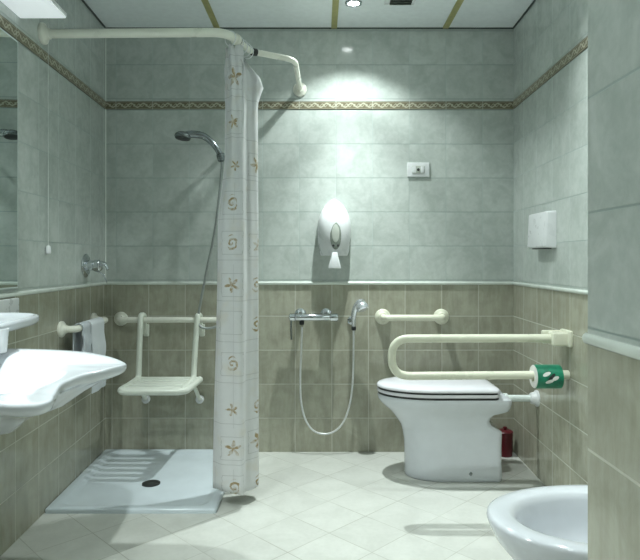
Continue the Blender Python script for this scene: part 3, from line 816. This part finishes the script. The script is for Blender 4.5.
# short grab rail
t = thing('grab_rail', 'short cream grab rail on the back wall above the toilet', 'grab rail', (0.54, D, .79), 'cream grab rails')
gy, gzz = D - .078, 0.797
obj('bar', TB(fillet([(0.368, D - .008, gzz), (0.368, gy, gzz), (0.712, gy, gzz), (0.712, D - .008, gzz)], 0.03), 0.0185), M['rail'], t)
for x in (0.368, 0.712): obj('flange', flange((x, D, gzz), (0, -1, 0), 0.046), M['rail'], t)

# ------------------------------------------------------------------ toilet, pointing left from the right wall
TY = 3.15
def dring(x0, x1, hw, z, rf=1.0, rb=0.05, n=14, pw=2.0):
    """D-shaped outline: round nose at x0, square back with small corners at x1"""
    L = (x1 - x0); a = min(L * 0.75, hw * 1.55) * rf
    out = []
    for i in range(2 * n + 1):
        an = PI / 2 + PI * i / (2 * n)
        c, s = math.cos(an), math.sin(an)
        out.append(Vector((x0 + a + a * math.copysign(abs(c) ** (2 / pw), c), TY + hw * math.copysign(abs(s) ** (2 / pw), s), z)))
    for (cx, cy, a0) in ((x1 - rb, TY - hw + rb, -PI / 2), (x1 - rb, TY + hw - rb, 0)):
        for i in range(7):
            an = a0 + PI / 2 * i / 6
            out.append(Vector((cx + rb * math.cos(an), cy + rb * math.sin(an), z)))
    return out
t = thing('toilet', 'white floor-standing toilet with closed lid under the fold-down rail', 'toilet', (0.7, TY, 0))
bm = bmesh.new(); R = []
prof = [(0.0, .452, .930, .125), (0.006, .447, .932, .130), (0.03, .447, .932, .130), (0.10, .447, .930, .128), (0.18, .445, .930, .128), (0.235, .436, .931, .132), (0.255, .430, .928, .134),
        (0.270, .424, .900, .137), (0.290, .410, .872, .142), (0.310, .396, .863, .147), (0.330, .380, .868, .152), (0.348, .362, .890, .158), (0.358, .350, .930, .163), (0.366, .340, .955, .166),
        (0.385, .320, .962, .175), (0.405, .307, .965, .181), (0.420, .304, .966, .184), (0.428, .306, .964, .182), (0.430, .312, .958, .176)]
for z, x0, x1, hw in prof: R.append(dring(x0, x1, hw, z, 1.0, 0.03, pw=2.0))
loft(bm, R)
obj('bowl', bm, M['ceramic'], t, angle=55)
def dslab(x0, x1, hw, zs):
    bm = bmesh.new(); loft(bm, [dring(x0 + i, x1 - i * .5, hw - i, z, 1.0, 0.03) for i, z in zs]); return bm
obj('seat_gap_shade', dslab(.307, .90, .182, [(0, .429), (0, .441)]), M['dark'], t)  # dark band painting the shade in the gap between bowl and seat
obj('seat', dslab(.302, .90, .187, [(.006, .438), (.001, .441), (0, .447), (0, .452), (.003, .455)]), M['seatplastic'], t)
obj('lid_gap_shade', dslab(.307, .895, .183, [(0, .454), (0, .468)]), M['dark'], t)  # near-black layer standing in for the shadow line under the lid
obj('lid', dslab(.300, .905, .189, [(.005, .4645), (.001, .4665), (0, .470), (.003, .477), (.010, .483), (.035, .489), (.08, .492), (.13, .493)]), M['seatplastic'], t, angle=50)
for s in (-1, 1):
    obj('hinge', LT([(0.010, -.03), (0.013, -.027), (0.013, .027), (0.010, .03)], (.912, TY + s * .085, .455), (0, 1, 0), 16), M['seatplastic'], t)
    obj('bolt_cap', LT([(0.009, -.004), (0.009, 0.003), (0.006, 0.006), (0.001, 0.007)], (.765, TY + s * .1285, 0.045), (0, s, 0), 16), M['darkchrome'], t)
pz = .412
obj('flush_pipe', LT([(0.026, 0), (0.026, 0.016), (0.0175, 0.02), (0.0175, 0.188)], (.955, TY - .06, pz), (1, 0, 0)), M['pipe'], t)
obj('pipe_collar', LT([(0.0185, -.035), (0.028, -.030), (0.034, -.008), (0.042, -.003), (0.042, 0.008)], (XR(TY) - .006, TY - .06, pz), (1, 0, 0)), M['plastic'], t)

# toilet brush behind it
bx_, by_ = 1.07, 3.44
t = thing('toilet_brush', 'dark red toilet brush holder behind the toilet', 'toilet brush', (bx_, by_, 0))
obj('holder', LT([(0.036, 0), (0.040, 0.004), (0.044, 0.12), (0.046, 0.14), (0.043, 0.143), (0.03, 0.15)], (bx_, by_, 0), (0, 0, 1)), M['red'], t)
obj('brush_handle', LT([(0.010, 0.14), (0.008, 0.152), (0.009, 0.156), (0.012, 0.160), (0.010, 0.166), (0.002, 0.168)], (bx_, by_, 0), (0, 0, 1), 14), M['red'], t)

# fold-down support rail on the right wall
by = 2.68; bz1, bz0 = 0.776, 0.607
t = thing('fold_down_rail', 'large cream U-shaped fold-down support rail by the toilet', 'grab rail', (XR(by), by, bz1))
u = fillet([(1.045, by, bz1 + .002), (0.323, by, bz1), (0.323, by, bz0), (1.08, by, bz0 + .006)], [0.0836, 0.0836], 14)
obj('bar', TB(u, 0.0185, 18), M['rail'], t)
obj('wall_plate', box(XR(by) - .020, XR(by) + .002, by - .050, by + .055, bz1 - .034, bz1 + .040, 0.008), M['rail'], t)
obj('hinge_block', box(1.035, XR(by) - .010, by - .038, by + .030, bz1 - .030, bz1 + .030, 0.008), M['rail'], t)
obj('hinge_ear', box(1.012, XR(by) - .010, by + .028, by + .050, bz1 - .026, bz1 + .034, 0.008), M['rail'], t)
obj('end_stop', LT([(0.019, 0), (0.021, 0.002), (0.021, 0.036), (0.0175, 0.038)], (1.082, by, bz0 + .006), (1, 0, 0)), M['rail'], t)

# paper roll on the lower bar
t = thing('toilet_roll', 'green-wrapped toilet roll on the lower bar of the fold-down rail', 'toilet roll', (1.02, by, bz0 + .004))
c0 = Vector((0.963, by, bz0 - .002)); axr = Vector((1, 0, 0))
obj('wrapper', lathe(bmesh.new(), [(0.0525, 0.0), (0.053, 0.003), (0.053, 0.112), (0.0525, 0.115), (0.0215, 0.1155)], c0, axr, 40, False, False), M['green'], t)
obj('paper', lathe(bmesh.new(), [(0.024, -0.004), (0.049, -0.004), (0.0515, -0.001), (0.0515, 0.004)], c0, axr, 40, False, False), M['paper'], t)
obj('core', lathe(bmesh.new(), [(0.0245, -.003), (0.0245, -.0055), (0.0212, -.0055), (0.0212, 0.1155)], c0, axr, 24, False, False), M['rail'], t)
# white printed emblem on the wrapper: two leaves and a tick, hugging the round side
def patch(uv_poly, mat, name, lift=0.0006):
    bm = bmesh.new(); vs = []
    for uu, aa in uv_poly:
        an = math.radians(aa); r = 0.053 + lift
        vs.append(bm.verts.new(c0 + Vector((uu, -r * math.cos(an), r * math.sin(an)))))
    cu = sum(p[0] for p in uv_poly) / len(uv_poly); ca = math.radians(sum(p[1] for p in uv_poly) / len(uv_poly))
    cv = bm.verts.new(c0 + Vector((cu, -(0.0533 + lift) * math.cos(ca), (0.0533 + lift) * math.sin(ca))))
    for i in range(len(vs)): bm.faces.new((cv, vs[i], vs[(i + 1) % len(vs)]))
    obj(name, bm, mat, t)
def blob(cu, ca, ru, ra, tilt, n=18, tip=0.0):
    out = []
    for i in range(n):
        a = 2 * PI * i / n; k = 1 + tip * math.cos(a) ** 3
        x, y = ru * math.cos(a) * k, ra * math.sin(a)
        out.append((cu + x * math.cos(tilt) - y * math.sin(tilt) / 1000, ca + y + x * 1000 * math.sin(tilt)))
    return out
patch(blob(0.040, 22, .020, 8, 0.45), M['paper'], 'emblem')
patch(blob(0.052, -14, .019, 8, 0.35), M['paper'], 'emblem')
patch(blob(0.078, 2, .016, 8, 0.5), M['paper'], 'emblem')
patch(blob(0.062, 10, .021, 6, 0.75), M['dark'], 'emblem', 0.0012)

# paper dispenser on the right wall
dy0, dy1, dz0, dz1 = 2.825, 3.085, 1.187, 1.366
t = thing('paper_dispenser', 'small white paper dispenser on the right wall above the support rail', 'dispenser', (XR(2.96), 2.96, 1.27))
bm = bmesh.new()
xw = XR(2.96) + .003
hexa(bm, [(xw, dy0, dz0), (xw - .058, dy0 + .004, dz0 + .004), (xw - .058, dy1 - .004, dz0 + .004), (xw, dy1, dz0), (xw, dy0, dz1), (xw - .050, dy0 + .004, dz1 - .002), (xw - .050, dy1 - .004, dz1 - .002), (xw, dy1, dz1)])
bmesh.ops.recalc_face_normals(bm, faces=bm.faces[:]); bevel_all(bm, 0.008)
obj('cover', bm, M['plastic'], t)
obj('paper_slot', box(xw - .040, xw - .018, dy0 + .03, dy1 - .03, dz0 - .003, dz0 + .004, 0.001), M['dark'], t)

# ------------------------------------------------------------------ bidet
BY, BZ = 1.490, 0.490
t = thing('bidet', 'white oval bidet at the right wall beside the near wall', 'bidet', (0.75, BY, 0))
def oring(x0, x1, hw, z, n=64, p=2.08):
    cx, a = (x0 + x1) / 2, (x1 - x0) / 2; out = []
    for i in range(n):
        an = 2 * PI * i / n; c, s = math.cos(an), math.sin(an)
        k = 1.0 + 0.10 * max(0, c)
        out.append(Vector((cx + a * math.copysign(abs(c) ** (2 / p), c), BY + hw * k * math.copysign(abs(s) ** (2 / p), s) if False else BY + hw * math.copysign(abs(s) ** (2 / p), s), z)))
    return out
R = []
for z, x0, x1, hw in ((0, .60, .99, .115), (.01, .595, .992, .12), (.12, .60, 1.0, .12), (.22, .585, 1.02, .13), (.30, .54, 1.04, .150), (.37, .475, 1.055, .175), (.42, .432, 1.065, .190), (.45, .418, 1.068, .196), (.466, .413, 1.07, .199), (.474, .415, 1.068, .197), (.478, .422, 1.062, .191), (.479, .445, 1.03, .176), (.478, .466, .99, .156), (.473, .480, .962, .143), (.458, .489, .943, .134), (.43, .498, .925, .126), (.40, .514, .905, .116), (.36, .53, .88, .10), (.345, .60, .81, .05), (.343, .69, .72, .01)):
    R.append(oring(x0 + .010, x1, hw * 1.07, z * BZ / 0.478))
bm = bmesh.new(); loft(bm, R)
obj('bowl', bm, M['ceramic'], t, angle=60)
obj('drain', LT([(0.026, 0), (0.026, 0.003), (0.018, 0.006), (0.003, 0.005)], (.705, BY, .344 * BZ / .478), (0, 0, 1)), M['chrome'], t)
obj('tap', LT([(0.024, 0), (0.024, 0.006), (0.018, 0.01), (0.018, 0.07), (0.022, 0.075), (0.018, 0.10), (0.003, 0.105)], (1.0, BY, 0.488), (0, 0, 1)), M['chrome'], t)
obj('spout', TB(cat([(1.0, BY, 0.532), (.96, BY, 0.557), (.915, BY, 0.552), (.90, BY, 0.532)], 6), 0.011, 12), M['chrome'], t)
obj('wall_mount', box(1.03, XR(BY) - .001, BY - .10, BY + .10, 0.0, 0.44, 0.01), M['ceramic'], t)
